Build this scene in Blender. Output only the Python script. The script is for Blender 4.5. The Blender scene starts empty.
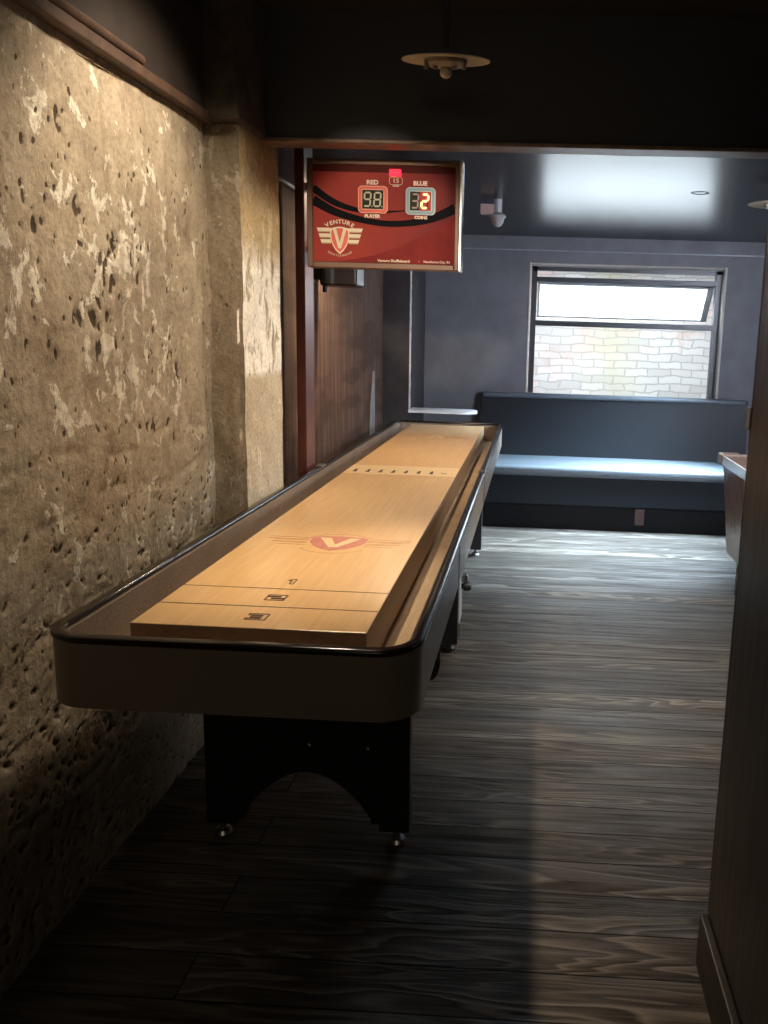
import bpy, bmesh, math, random
import numpy as np
from mathutils import Vector, Matrix, noise

random.seed(7); np.random.seed(7)
C = bpy.context.scene.collection
PI = math.pi

# ------------------------------------------------------------------ helpers
def link(o):
    C.objects.link(o); return o

def tag(o, label=None, cat=None, group=None, kind=None):
    if label: o['label'] = label
    if cat: o['category'] = cat
    if group: o['group'] = group
    if kind: o['kind'] = kind
    return o

def thing(name, label, cat, loc=(0, 0, 0), rot=(0, 0, 0), group=None):
    o = bpy.data.objects.new(name, None); o.empty_display_size = .1
    link(o); o.location = loc; o.rotation_euler = rot
    return tag(o, label, cat, group)

def obj(name, bm, m, parent=None, smooth=False, loc=None, angle=None):
    me = bpy.data.meshes.new(name)
    bmesh.ops.recalc_face_normals(bm, faces=bm.faces[:])
    bm.to_mesh(me); bm.free()
    if isinstance(m, (list, tuple)):
        for q in m: me.materials.append(q)
    else:
        me.materials.append(m)
    if smooth:
        for p in me.polygons: p.use_smooth = True
        if angle is not None:
            try: me.set_sharp_from_angle(angle=math.radians(angle))
            except Exception: pass
    o = bpy.data.objects.new(name, me); link(o)
    if parent is not None: o.parent = parent
    if loc: o.location = loc
    return o

def struct(name, bm, m, **k):
    o = obj(name, bm, m, **k); o['kind'] = 'structure'; return o

def box(bm, x0, x1, y0, y1, z0, z1, bev=0, seg=2, mi=0):
    r = bmesh.ops.create_cube(bm, size=1)
    vs = r['verts']
    for v in vs:
        v.co = Vector((x0 + (v.co.x + .5) * (x1 - x0), y0 + (v.co.y + .5) * (y1 - y0), z0 + (v.co.z + .5) * (z1 - z0)))
    fs = set(f for v in vs for f in v.link_faces)
    for f in fs: f.material_index = mi
    if bev:
        es = list(set(e for v in vs for e in v.link_edges))
        bmesh.ops.bevel(bm, geom=es, offset=bev, segments=seg, affect='EDGES', profile=.5)
    return bm

def B(*a, **k):
    return box(bmesh.new(), *a, **k)

def cyl(bm, p0, p1, r0, r1=None, n=24, caps=True):
    r1 = r0 if r1 is None else r1
    p0 = Vector(p0); p1 = Vector(p1); d = p1 - p0
    m = Matrix.Translation((p0 + p1) / 2) @ d.to_track_quat('Z', 'Y').to_matrix().to_4x4()
    bmesh.ops.create_cone(bm, cap_ends=caps, segments=n, radius1=r0, radius2=r1, depth=d.length, matrix=m)
    return bm

def lathe(bm, prof, n=40, mat=Matrix.Identity(4)):
    rings = []
    for r, z in prof:
        if r < 1e-6:
            rings.append([bm.verts.new(mat @ Vector((0, 0, z)))])
        else:
            rings.append([bm.verts.new(mat @ Vector((r * math.cos(2 * PI * i / n), r * math.sin(2 * PI * i / n), z))) for i in range(n)])
    for a, b in zip(rings, rings[1:]):
        for i in range(n):
            j = (i + 1) % n
            if len(a) == 1 and len(b) == 1: continue
            if len(a) == 1: bm.faces.new((a[0], b[i], b[j]))
            elif len(b) == 1: bm.faces.new((a[i], a[j], b[0]))
            else: bm.faces.new((a[i], a[j], b[j], b[i]))
    return bm

def prism(bm, pts, h, mat=Matrix.Identity(4)):
    """polygon in xy extruded from z=0 to z=h"""
    a = [bm.verts.new(mat @ Vector((x, y, 0))) for x, y in pts]
    b = [bm.verts.new(mat @ Vector((x, y, h))) for x, y in pts]
    bm.faces.new(a[::-1]); bm.faces.new(b)
    n = len(pts)
    for i in range(n):
        j = (i + 1) % n
        bm.faces.new((a[i], a[j], b[j], b[i]))
    return bm

def rrect(x0, x1, y0, y1, r, n=8):
    pts = []
    for cx, cy, a0 in ((x1 - r, y0 + r, -90), (x1 - r, y1 - r, 0), (x0 + r, y1 - r, 90), (x0 + r, y0 + r, 180)):
        for k in range(n + 1):
            a = math.radians(a0 + 90 * k / n)
            pts.append((cx + r * math.cos(a), cy + r * math.sin(a)))
    return pts

def strip(bm, path, w, h, mat=Matrix.Identity(4)):
    """flat ribbon of width w (number or list) along a 2D path, thickness h"""
    n = len(path)
    L, R = [], []
    for i, p in enumerate(path):
        a = Vector(path[max(i - 1, 0)]); b = Vector(path[min(i + 1, n - 1)])
        t = (b - a).normalized(); nn = Vector((-t.y, t.x))
        ww = w[i] if isinstance(w, (list, tuple)) else w
        L.append(Vector(p) + nn * ww / 2); R.append(Vector(p) - nn * ww / 2)
    return prism(bm, [tuple(v) for v in L] + [tuple(v) for v in reversed(R)], h, mat)

def tube(bm, pts, r, n=10):
    pts = [Vector(p) for p in pts]; rings = []
    for i, p in enumerate(pts):
        d = (pts[min(i + 1, len(pts) - 1)] - pts[max(i - 1, 0)]).normalized()
        q = d.to_track_quat('Z', 'Y')
        rings.append([bm.verts.new(p + q @ Vector((r * math.cos(2 * PI * k / n), r * math.sin(2 * PI * k / n), 0))) for k in range(n)])
    for a, b in zip(rings, rings[1:]):
        for k in range(n):
            bm.faces.new((a[k], a[(k + 1) % n], b[(k + 1) % n], b[k]))
    bm.faces.new(rings[0][::-1]); bm.faces.new(rings[-1])
    return bm

FACE = Matrix.Rotation(PI / 2, 4, 'X')      # drawing plane xy -> xz, facing -y

def text_into(bm, s, size, mat, sx=1.0, align='CENTER', outline=0, extrude=.0004, shear=0, bold=0):
    cu = bpy.data.curves.new('lettering', 'FONT')
    cu.body = s; cu.size = size; cu.align_x = align; cu.align_y = 'CENTER'; cu.shear = shear
    cu.extrude = extrude; cu.resolution_u = 3; cu.offset = bold
    if outline:
        cu.fill_mode = 'NONE'; cu.extrude = 0; cu.bevel_depth = outline; cu.bevel_resolution = 1
    o = bpy.data.objects.new('lettering', cu); link(o)
    dg = bpy.context.evaluated_depsgraph_get(); dg.update()
    me = bpy.data.meshes.new_from_object(o.evaluated_get(dg))
    S = Matrix.Diagonal((sx, 1, .3 if outline else 1, 1))
    me.transform(mat @ S)
    bm.from_mesh(me)
    bpy.data.objects.remove(o); bpy.data.meshes.remove(me); bpy.data.curves.remove(cu)
    return bm

# ------------------------------------------------------------------ materials
class G:
    def __init__(self, name):
        self.m = bpy.data.materials.new(name); self.m.use_nodes = True
        self.t = self.m.node_tree; self.n = self.t.nodes; self.l = self.t.links
        self.p = self.n['Principled BSDF']
    def add(self, typ, **k):
        nd = self.n.new(typ)
        for a, v in k.items():
            if a in nd.inputs.keys(): nd.inputs[a].default_value = v
            else: setattr(nd, a, v)
        return nd
    def ln(self, a, b): self.l.new(a, b)
    def coord(self, scale=(1, 1, 1), rot=(0, 0, 0), loc=(0, 0, 0)):
        tc = self.n.new('ShaderNodeTexCoord'); mp = self.n.new('ShaderNodeMapping')
        mp.inputs['Scale'].default_value = scale; mp.inputs['Rotation'].default_value = rot; mp.inputs['Location'].default_value = loc
        self.ln(tc.outputs['Object'], mp.inputs['Vector']); return mp.outputs['Vector']
    def noise(self, vec, scale, detail=4, rough=.55, dist=0):
        nd = self.add('ShaderNodeTexNoise'); nd.inputs['Scale'].default_value = scale
        nd.inputs['Detail'].default_value = detail; nd.inputs['Roughness'].default_value = rough; nd.inputs['Distortion'].default_value = dist
        self.ln(vec, nd.inputs['Vector']); return nd.outputs['Fac']
    def ramp(self, fac, stops):
        nd = self.n.new('ShaderNodeValToRGB'); e = nd.color_ramp.elements
        while len(e) < len(stops): e.new(.5)
        for i, (p, c) in enumerate(stops):
            e[i].position = p
            e[i].color = (c, c, c, 1) if isinstance(c, (int, float)) else (*c, 1)
        self.ln(fac, nd.inputs['Fac']); return nd.outputs['Color']
    def mix(self, fac, a, b, blend='MIX'):
        nd = self.n.new('ShaderNodeMix'); nd.data_type = 'RGBA'; nd.blend_type = blend
        for s, v in ((nd.inputs[0], fac), (nd.inputs[6], a), (nd.inputs[7], b)):
            if isinstance(v, (int, float)): s.default_value = v
            elif isinstance(v, tuple): s.default_value = (*v, 1)
            else: self.ln(v, s)
        return nd.outputs[2]
    def math(self, op, a, b=0.0):
        nd = self.n.new('ShaderNodeMath'); nd.operation = op
        for s, v in ((nd.inputs[0], a), (nd.inputs[1], b)):
            if isinstance(v, (int, float)): s.default_value = v
            else: self.ln(v, s)
        return nd.outputs[0]
    def bump(self, h, strength=.3, dist=.01):
        nd = self.add('ShaderNodeBump'); nd.inputs['Strength'].default_value = strength; nd.inputs['Distance'].default_value = dist
        self.ln(h, nd.inputs['Height']); self.ln(nd.outputs['Normal'], self.p.inputs['Normal']); return nd
    def base(self, c):
        s = self.p.inputs['Base Color']
        if isinstance(c, tuple): s.default_value = (*c, 1)
        else: self.ln(c, s)
    def set(self, **k):
        for a, v in k.items():
            s = self.p.inputs[a.replace('_', ' ')]
            if isinstance(v, (int, float, tuple)): s.default_value = v
            else: self.ln(v, s)

def plain(name, col, rough=.5, metal=0, var=.15, scale=12, bump=0, spec=.5, coat=0):
    g = G(name); v = g.coord()
    f = g.noise(v, scale, 4)
    d = tuple(c * (1 - var) for c in col); u = tuple(min(1, c * (1 + var)) for c in col)
    g.base(g.ramp(f, [(.3, d), (.7, u)]))
    g.set(Roughness=rough, Metallic=metal)
    g.p.inputs['Specular IOR Level'].default_value = spec
    if coat: g.p.inputs['Coat Weight'].default_value = coat; g.p.inputs['Coat Roughness'].default_value = .15
    if bump: g.bump(g.noise(v, scale * 6, 3), bump, .004)
    return g.m

def emit(name, col, st):
    g = G(name); g.base(col); g.p.inputs['Emission Color'].default_value = (*col, 1)
    g.p.inputs['Emission Strength'].default_value = st; return g.m

def plaster_mat(name, pilaster=False):
    g = G(name); v = g.coord()
    big = g.noise(v, 2.2, 5, .6, .6)
    mid = g.noise(v, 9, 6, .65, .5)
    c = g.ramp(mid, [(.28, (.23, .18, .125)), (.5, (.38, .31, .22)), (.72, (.50, .425, .315))])
    grey = g.ramp(big, [(.36, 0.0), (.62, 1.0)])
    c = g.mix(g.math('MULTIPLY', grey, .45), c, (.36, .32, .25))
    # flaked paint patches
    fl = g.noise(g.coord((1, 1, .75)), 13, 8, .68, .5)
    zone = g.noise(g.coord(loc=(3, 1.7, .4)), 1.6, 2, .5)
    patch = g.ramp(g.math('ADD', fl, g.math('MULTIPLY', zone, .38)), [(.765, 0.0), (.785, 1.0)])
    sep = g.n.new('ShaderNodeSeparateXYZ'); tc = g.n.new('ShaderNodeTexCoord'); g.ln(tc.outputs['Object'], sep.inputs[0])
    zz = sep.outputs['Z']; yy = sep.outputs['Y']
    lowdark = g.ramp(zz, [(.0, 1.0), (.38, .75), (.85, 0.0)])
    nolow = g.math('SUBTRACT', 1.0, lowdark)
    c = g.mix(g.math('MULTIPLY', g.math('MULTIPLY', patch, nolow), .85), c, (.74, .69, .58))
    # stains running down
    st = g.noise(g.coord((1, 6, .7)), 3, 4, .6)
    c = g.mix(g.math('MULTIPLY', g.ramp(st, [(.52, 0.0), (.72, 1.0)]), .45), c, (.16, .115, .07))
    if pilaster:
        # remains of white paint on the side of the pilaster, higher part yellowed
        fz = g.noise(g.coord((1, 3.0, .9)), 6, 6, .65, .6)
        zone2 = g.ramp(zz, [(.0, 0.0), (1.12, 0.0)])
        mz = g.n.new('ShaderNodeMapRange'); mz.inputs[1].default_value = 1.24; mz.inputs[2].default_value = 1.27; g.ln(zz, mz.inputs[0])
        mz2 = g.n.new('ShaderNodeMapRange'); mz2.inputs[1].default_value = 1.72; mz2.inputs[2].default_value = 1.62; g.ln(zz, mz2.inputs[0])
        my = g.n.new('ShaderNodeMapRange'); my.inputs[1].default_value = -.004; my.inputs[2].default_value = .012
        geo = g.n.new('ShaderNodeNewGeometry'); sn = g.n.new('ShaderNodeSeparateXYZ'); g.ln(geo.outputs['True Normal'], sn.inputs[0])
        side = g.ramp(g.math('ABSOLUTE', sn.outputs['X']), [(.45, 0.0), (.6, 1.0)])
        zmask = g.math('MULTIPLY', mz.outputs[0], mz2.outputs[0])
        wm = g.math('MULTIPLY', g.math('MULTIPLY', zmask, side), g.ramp(fz, [(.38, 0.0), (.46, 1.0)]))
        c = g.mix(g.math('MULTIPLY', wm, .9), c, (.95, .92, .84))
        up = g.n.new('ShaderNodeMapRange'); up.inputs[1].default_value = 1.62; up.inputs[2].default_value = 1.78; g.ln(zz, up.inputs[0])
        c = g.mix(g.math('MULTIPLY', g.math('MULTIPLY', up.outputs[0], side), .6), c, (.66, .48, .24))
        lo = g.math('MULTIPLY', g.math('SUBTRACT', 1.0, mz.outputs[0]), side)
        c = g.mix(g.math('MULTIPLY', lo, .55), c, (.66, .57, .42))
        # sooty above the beam soffit
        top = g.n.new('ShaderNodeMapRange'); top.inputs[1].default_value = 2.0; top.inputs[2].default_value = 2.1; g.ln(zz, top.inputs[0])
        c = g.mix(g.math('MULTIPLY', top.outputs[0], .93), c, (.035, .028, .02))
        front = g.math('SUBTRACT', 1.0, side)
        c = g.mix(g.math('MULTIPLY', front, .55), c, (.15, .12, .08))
    else:
        at = g.n.new('ShaderNodeAttribute'); at.attribute_name = 'pit'
        rag = g.math('ADD', at.outputs['Fac'], g.math('MULTIPLY', g.math('SUBTRACT', g.noise(v, 55, 4, .7), .5), 1.1))
        c = g.mix(g.math('MULTIPLY', g.ramp(rag, [(.30, 0.0), (.52, 1.0)]), .9), c, (.045, .028, .016))
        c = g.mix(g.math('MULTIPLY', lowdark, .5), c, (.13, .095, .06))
    speck = g.noise(v, 75, 5, .7)
    c = g.mix(.55, c, g.mix(1.0, c, g.ramp(speck, [(.3, .45), (.5, 1.0), (.7, 1.35)]), 'MULTIPLY'))
    # fine pits
    vo = g.n.new('ShaderNodeTexVoronoi'); vo.inputs['Scale'].default_value = 24; g.ln(g.coord((1, 1, .75)), vo.inputs['Vector'])
    pk = g.ramp(vo.outputs['Distance'], [(.05, 1.0), (.16, 0.0)])
    pm = g.math('MULTIPLY', pk, g.ramp(g.noise(v, 4, 3), [(.47, 0.0), (.56, 1.0)]))
    c = g.mix(g.math('MULTIPLY', pm, .75), c, (.07, .045, .028))
    g.base(c); g.set(Roughness=.88)
    g.p.inputs['Specular IOR Level'].default_value = .25
    h = g.math('ADD', g.math('MULTIPLY', mid, .8), g.math('MULTIPLY', g.noise(v, 48, 6, .72), .9))
    h = g.math('ADD', h, g.math('MULTIPLY', patch, .28))
    h = g.math('SUBTRACT', h, g.math('MULTIPLY', pm, .9))
    g.bump(h, .62, .011)
    return g.m

def floor_mat():
    g = G('dark stained floor boards'); v = g.coord()
    br = g.n.new('ShaderNodeTexBrick'); br.offset = .37; br.offset_frequency = 2
    br.inputs['Scale'].default_value = 1; br.inputs['Brick Width'].default_value = 5.0; br.inputs['Row Height'].default_value = .145
    br.inputs['Mortar Size'].default_value = .0022; br.inputs['Mortar Smooth'].default_value = .2; br.inputs['Bias'].default_value = 0
    br.inputs['Color1'].default_value = (0, 0, 0, 1); br.inputs['Color2'].default_value = (1, 1, 1, 1); br.inputs['Mortar'].default_value = (.5, .5, .5, 1)
    g.ln(g.coord(loc=(.72, 0, 0)), br.inputs['Vector'])
    # every board shifts its grain
    off = g.n.new('ShaderNodeVectorMath'); off.operation = 'MULTIPLY_ADD'
    g.ln(br.outputs['Color'], off.inputs[0]); off.inputs[1].default_value = (7, 3, 0); g.ln(v, off.inputs[2])
    mp = g.n.new('ShaderNodeMapping'); mp.inputs['Scale'].default_value = (.32, 3.2, 1); g.ln(off.outputs[0], mp.inputs['Vector'])
    ring = g.noise(mp.outputs[0], 1.9, 3, .5, .5)
    # cathedral grain: contour lines of a stretched noise
    saw = g.math('FRACT', g.math('MULTIPLY', ring, 15.0))
    lines = g.ramp(saw, [(.0, 0.0), (.5, .25), (.82, 1.0), (.97, 0.1)])
    mp2 = g.n.new('ShaderNodeMapping'); mp2.inputs['Scale'].default_value = (1.2, 60, 1); g.ln(off.outputs[0], mp2.inputs['Vector'])
    fine = g.noise(mp2.outputs[0], 2.2, 4, .6)
    zone = g.noise(mp.outputs[0], 1.1, 2, .5)
    c = g.ramp(fine, [(.3, (.020, .016, .0125)), (.7, (.062, .051, .040))])
    lm = g.math('MULTIPLY', lines, g.ramp(zone, [(.44, .12), (.62, 1.0)]))
    c = g.mix(g.math('MULTIPLY', lm, .85), c, (.22, .185, .145))
    c = g.mix(g.math('MULTIPLY', br.outputs['Color'], .5), c, (.016, .013, .010))
    c = g.mix(g.math('MULTIPLY', br.outputs['Fac'], .9), c, (.004, .003, .003))
    g.base(c)
    rr = g.math('ADD', g.math('MULTIPLY', lm, .16), g.math('MULTIPLY', fine, .26))
    g.set(Roughness=g.math('ADD', rr, .33))
    mp3 = g.n.new('ShaderNodeMapping'); mp3.inputs['Scale'].default_value = (.9, 15, 1); g.ln(off.outputs[0], mp3.inputs['Vector'])
    mid = g.noise(mp3.outputs[0], 2.0, 5, .65, .6)
    spc = g.math('ADD', g.ramp(mid, [(.36, .03), (.5, .35), (.66, .9)]), g.math('MULTIPLY', lm, .5))
    spc = g.math('MULTIPLY', spc, g.math('SUBTRACT', 1.0, g.math('MULTIPLY', br.outputs['Fac'], .9)))
    g.set(Specular_IOR_Level=g.math('MULTIPLY', spc, g.math('ADD', .55, g.math('MULTIPLY', br.outputs['Color'], .6))))
    h = g.math('SUBTRACT', g.math('ADD', g.math('MULTIPLY', fine, .5), g.math('MULTIPLY', lm, .5)), g.math('MULTIPLY', br.outputs['Fac'], 2.0))
    g.bump(h, .6, .005)
    return g.m

def maple_mat():
    g = G('varnished maple playfield')
    v = g.coord()
    br = g.n.new('ShaderNodeTexBrick'); br.offset = .43
    br.inputs['Scale'].default_value = 1; br.inputs['Brick Width'].default_value = 1.15; br.inputs['Row Height'].default_value = .034
    br.inputs['Mortar Size'].default_value = .0; br.inputs['Color1'].default_value = (0, 0, 0, 1); br.inputs['Color2'].default_value = (1, 1, 1, 1)
    g.ln(g.coord(rot=(0, 0, PI / 2)), br.inputs['Vector'])
    gr = g.noise(g.coord((40, 2.0, 2)), 2, 5, .6, .4)
    c = g.ramp(gr, [(.3, (.55, .325, .135)), (.55, (.62, .385, .172)), (.75, (.68, .435, .205))])
    c = g.mix(g.math('MULTIPLY', br.outputs['Color'], .22), c, (.70, .49, .27))
    bl = g.noise(v, 3.0, 3, .5)
    c = g.mix(g.math('MULTIPLY', g.ramp(bl, [(.45, 0.0), (.7, 1.0)]), .3), c, (.50, .29, .12))
    g.base(c); g.set(Roughness=.34)
    g.p.inputs['Coat Weight'].default_value = .25; g.p.inputs['Coat Roughness'].default_value = .22
    return g.m

def carpet_mat(name, a, b):
    g = G(name); v = g.coord()
    f = g.noise(v, 160, 3, .7); k = g.noise(v, 7, 4)
    c = g.ramp(f, [(.3, a), (.7, b)])
    c = g.mix(g.math('MULTIPLY', g.ramp(k, [(.4, 0.0), (.7, 1.0)]), .3), c, tuple(q * .6 for q in a))
    g.base(c); g.set(Roughness=.95); g.p.inputs['Specular IOR Level'].default_value = .15
    g.bump(f, .5, .003); return g.m

def panel_mat():
    g = G('streaked brown wall panel'); v = g.coord()
    st = g.noise(g.coord((1, 9, .5)), 4, 5, .65, .3)
    bl = g.noise(g.coord((1, .7, 3.2)), 2.4, 4, .55)
    c = g.ramp(st, [(.32, (.062, .038, .028)), (.52, (.125, .078, .057)), (.72, (.22, .148, .115))])
    c = g.mix(g.math('MULTIPLY', g.ramp(bl, [(.46, 0.0), (.6, 1.0)]), .65), c, (.055, .034, .026))
    g.base(c); g.set(Roughness=g.ramp(st, [(.3, .7), (.7, .9)]))
    g.p.inputs['Specular IOR Level'].default_value = .12
    g.bump(st, .3, .006); return g.m

def brick_mat():
    g = G('painted outside brickwork')
    tc = g.n.new('ShaderNodeTexCoord'); mp = g.n.new('ShaderNodeMapping'); mp.inputs['Rotation'].default_value = (PI / 2, 0, 0)
    wob = g.noise(tc.outputs['Object'], 4.5, 4)
    add = g.n.new('ShaderNodeVectorMath'); add.operation = 'ADD'
    cb = g.n.new('ShaderNodeCombineXYZ'); g.ln(g.math('MULTIPLY', wob, .085), cb.inputs[2]); g.ln(g.math('MULTIPLY', wob, .12), cb.inputs[0])
    g.ln(tc.outputs['Object'], add.inputs[0]); g.ln(cb.outputs[0], add.inputs[1]); g.ln(add.outputs[0], mp.inputs['Vector'])
    br = g.n.new('ShaderNodeTexBrick'); br.inputs['Scale'].default_value = 1
    br.inputs['Brick Width'].default_value = .215; br.inputs['Row Height'].default_value = .074
    br.inputs['Mortar Size'].default_value = .008; br.inputs['Mortar Smooth'].default_value = .35
    br.inputs['Color1'].default_value = (0, 0, 0, 1); br.inputs['Color2'].default_value = (1, 1, 1, 1); br.inputs['Mortar'].default_value = (.5, .5, .5, 1)
    g.ln(mp.outputs[0], br.inputs['Vector'])
    v = tc.outputs['Object']
    c = g.mix(br.outputs['Color'], (.50, .46, .43), (.66, .62, .59))
    red = g.ramp(g.math('ADD', g.noise(v, 1.6, 4, .6, .5), g.math('MULTIPLY', br.outputs['Color'], .12)), [(.60, 0.0), (.68, 1.0)])
    sx = g.n.new('ShaderNodeSeparateXYZ'); g.ln(v, sx.inputs[0])
    ml = g.n.new('ShaderNodeMapRange'); ml.inputs[1].default_value = .45; ml.inputs[2].default_value = -.15; g.ln(sx.outputs['X'], ml.inputs[0])
    red2 = g.math('MULTIPLY', ml.outputs[0], g.ramp(g.noise(v, 3.5, 3), [(.4, 0.0), (.55, 1.0)]))
    c = g.mix(g.math('MAXIMUM', g.math('MULTIPLY', red, .5), g.math('MULTIPLY', red2, .8)), c, (.55, .30, .22))
    ol = g.n.new('ShaderNodeMapRange'); ol.inputs[1].default_value = .42; ol.inputs[2].default_value = .0
    g.ln(g.math('ABSOLUTE', g.math('SUBTRACT', sx.outputs['X'], .75)), ol.inputs[0])
    c = g.mix(g.math('MULTIPLY', g.math('MULTIPLY', ol.outputs[0], g.ramp(g.noise(v, 2.2, 4), [(.35, 0.2), (.6, 1.0)])), .7), c, (.47, .42, .25))
    c = g.mix(g.math('MULTIPLY', br.outputs['Fac'], .7), c, (.33, .30, .26))
    g.base(c); g.set(Roughness=.9); g.bump(br.outputs['Fac'], -.5, .01)
    return g.m

def darkwood_mat(name, a, b, rough, axis='z'):
    g = G(name)
    sc = {'z': (14, 14, 1.2), 'y': (14, 1.2, 14), 'x': (1.2, 14, 14)}[axis]
    f = g.noise(g.coord(sc), 3, 5, .6, .3)
    g.base(g.ramp(f, [(.3, a), (.7, b)])); g.set(Roughness=g.ramp(f, [(.3, rough - .05), (.7, rough + .1)]))
    g.bump(f, .12, .003); return g.m

def glass_mat():
    g = G('thin window glass')
    tr = g.n.new('ShaderNodeBsdfTransparent'); tr.inputs[0].default_value = (.95, .97, .97, 1)
    gl = g.n.new('ShaderNodeBsdfGlossy'); gl.inputs['Roughness'].default_value = .02
    fr = g.n.new('ShaderNodeFresnel'); fr.inputs[0].default_value = 1.45
    mx = g.n.new('ShaderNodeMixShader'); g.ln(fr.outputs[0], mx.inputs[0]); g.ln(tr.outputs[0], mx.inputs[1]); g.ln(gl.outputs[0], mx.inputs[2])
    g.ln(mx.outputs[0], g.n['Material Output'].inputs['Surface'])
    return g.m

def hazy_glass_mat():
    g = G('hazy white sash glass')
    tr = g.n.new('ShaderNodeBsdfTransparent'); tr.inputs[0].default_value = (.95, .98, .98, 1)
    tl = g.n.new('ShaderNodeBsdfTranslucent'); tl.inputs[0].default_value = (.95, .97, .97, 1)
    mx = g.n.new('ShaderNodeMixShader'); mx.inputs[0].default_value = .36
    g.ln(tr.outputs[0], mx.inputs[1]); g.ln(tl.outputs[0], mx.inputs[2])
    g.ln(mx.outputs[0], g.n['Material Output'].inputs['Surface'])
    return g.m

def board_mat():
    """red printed face of the scoreboard: darker towards the edges of the sheet"""
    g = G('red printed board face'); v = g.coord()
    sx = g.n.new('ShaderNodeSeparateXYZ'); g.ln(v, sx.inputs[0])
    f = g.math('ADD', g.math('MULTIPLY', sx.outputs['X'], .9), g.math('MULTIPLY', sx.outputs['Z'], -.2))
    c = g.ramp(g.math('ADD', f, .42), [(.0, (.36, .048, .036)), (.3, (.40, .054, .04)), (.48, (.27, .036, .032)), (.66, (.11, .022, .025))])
    g.base(c); g.set(Roughness=.55); g.p.inputs['Specular IOR Level'].default_value = .15; return g.m

M = {}
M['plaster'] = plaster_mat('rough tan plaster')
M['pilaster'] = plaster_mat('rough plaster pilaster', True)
M['floor'] = floor_mat()
M['maple'] = maple_mat()
M['maple_edge'] = darkwood_mat('oiled maple edge', (.20, .125, .07), (.30, .195, .11), .4, 'y')
M['laminate'] = plain('taupe cabinet laminate', (.185, .155, .115), .36, var=.06, scale=3)
M['black_rail'] = plain('glossy black rail moulding', (.010, .009, .008), .16, var=.1)
M['carpet'] = carpet_mat('tan gutter carpet', (.30, .215, .14), (.46, .345, .235))
M['carpet_side'] = carpet_mat('brown rail carpet', (.20, .148, .112), (.32, .245, .19))
M['black'] = plain('matte black paint', (.010, .0095, .010), .55)
M['black_soft'] = plain('black leg laminate', (.014, .013, .014), .42)
M['chrome'] = plain('brushed steel', (.34, .34, .33), .3, 1, var=.08)
M['seam'] = plain('dark seam strip', (.012, .011, .010), .4)
M['panel'] = panel_mat()
M['haze_wall'] = plain('dark wall lifted for haze', (.105, .104, .112), .55, var=.22, scale=4, bump=.12)  # base lifted towards grey blue to carry the haze round the window
M['column'] = plain('dark grimy column', (.032, .028, .027), .6, var=.4, scale=7, bump=.25)
M['ceiling_far'] = plain('glossy dark ceiling paint', (.016, .019, .025), .25, var=.2, scale=6, bump=.05, spec=.13)
M['ceiling_near'] = plain('flat black ceiling', (.014, .013, .013), .8)
M['beam'] = darkwood_mat('black beam', (.019, .022, .029), (.030, .034, .043), .55, 'x')
M['flange'] = plain('worn brown steel flange', (.17, .115, .085), .42, .4, var=.35, scale=18)
M['rust'] = plain('rusty brown steel', (.065, .037, .024), .6, var=.4, scale=14, bump=.3)
M['web'] = plain('sooty steel web', (.022, .015, .012), .7, var=.3)
M['post'] = plain('red brown painted steel', (.135, .045, .032), .38, .2, var=.25, scale=9)
M['partition'] = darkwood_mat('dark polished wood wall', (.020, .014, .011), (.036, .026, .020), .36)
M['baseboard'] = darkwood_mat('dark baseboard', (.016, .012, .009), (.028, .020, .015), .45, 'y')
M['vinyl'] = plain('black bench vinyl', (.007, .0095, .012), .45, var=.12, scale=25, bump=.06, spec=.22)
M['seat'] = plain('bench vinyl lightened as daylit', (.085, .10, .113), .42, var=.1, scale=25, bump=.05)  # dark bench vinyl, daylight on its top put into the colour
M['plinth'] = plain('black bench base', (.005, .005, .006), .5, spec=.15)
M['outlet'] = plain('brown outlet cover', (.06, .036, .03), .4)
M['white_rough'] = plain('chipped white paint', (.62, .62, .60), .5, var=.2, scale=30)
M['ledge'] = plain('white ledge', (.72, .73, .74), .3, var=.05)
M['win_dark'] = plain('dark grey window metal', (.024, .026, .029), .4, var=.1)
M['win_light'] = plain('pale window casing', (.42, .38, .32), .5, var=.12)
M['sash_grey'] = plain('grey sash metal', (.34, .35, .36), .4, var=.1)
M['glass'] = glass_mat()
M['hazy'] = hazy_glass_mat()
M['brick'] = brick_mat()
M['pool_wood'] = darkwood_mat('red brown cabinet wood', (.10, .058, .042), (.17, .105, .08), .3)
M['cap'] = plain('worn brown corner cap', (.16, .115, .085), .3)
M['cloth'] = plain('dark table cloth', (.03, .035, .033), .9, scale=90)
M['lamp_shade'] = plain('cream enamel', (.48, .41, .29), .4, var=.08)
M['lamp_body'] = plain('aged lamp socket', (.20, .165, .125), .45, var=.2, scale=30)
M['bulb'] = plain('unlit lamp bulb', (.34, .29, .23), .2, var=.05)
M['box'] = plain('black device plastic', (.012, .012, .013), .35)
M['boxpanel'] = plain('glossy grey blue panel', (.13, .15, .19), .25)
M['bronze'] = plain('bronze metal frame', (.16, .09, .06), .42, .3, var=.12)
M['silver_edge'] = plain('silver frame edge', (.75, .75, .74), .25, .6, var=.05)
M['board'] = board_mat()
M['board_shade'] = plain('painted shade on board', (.09, .016, .014), .6, spec=.1)
M['board_deep'] = plain('deep red print', (.25, .032, .030), .6, spec=.1)
M['swoosh'] = plain('black print', (.006, .006, .008), .6, spec=.08)
M['print_red'] = plain('orange red display surround', (.85, .13, .07), .4, var=.03)
M['print_red_l'] = plain('pale red keyline', (.95, .42, .30), .4, var=.03)
M['print_blue'] = plain('grey blue display surround', (.22, .36, .44), .4, var=.03)
M['print_blue_l'] = plain('pale blue keyline', (.50, .60, .64), .4, var=.03)
M['print_cream'] = plain('cream print', (.92, .80, .58), .45, var=.03)
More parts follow.
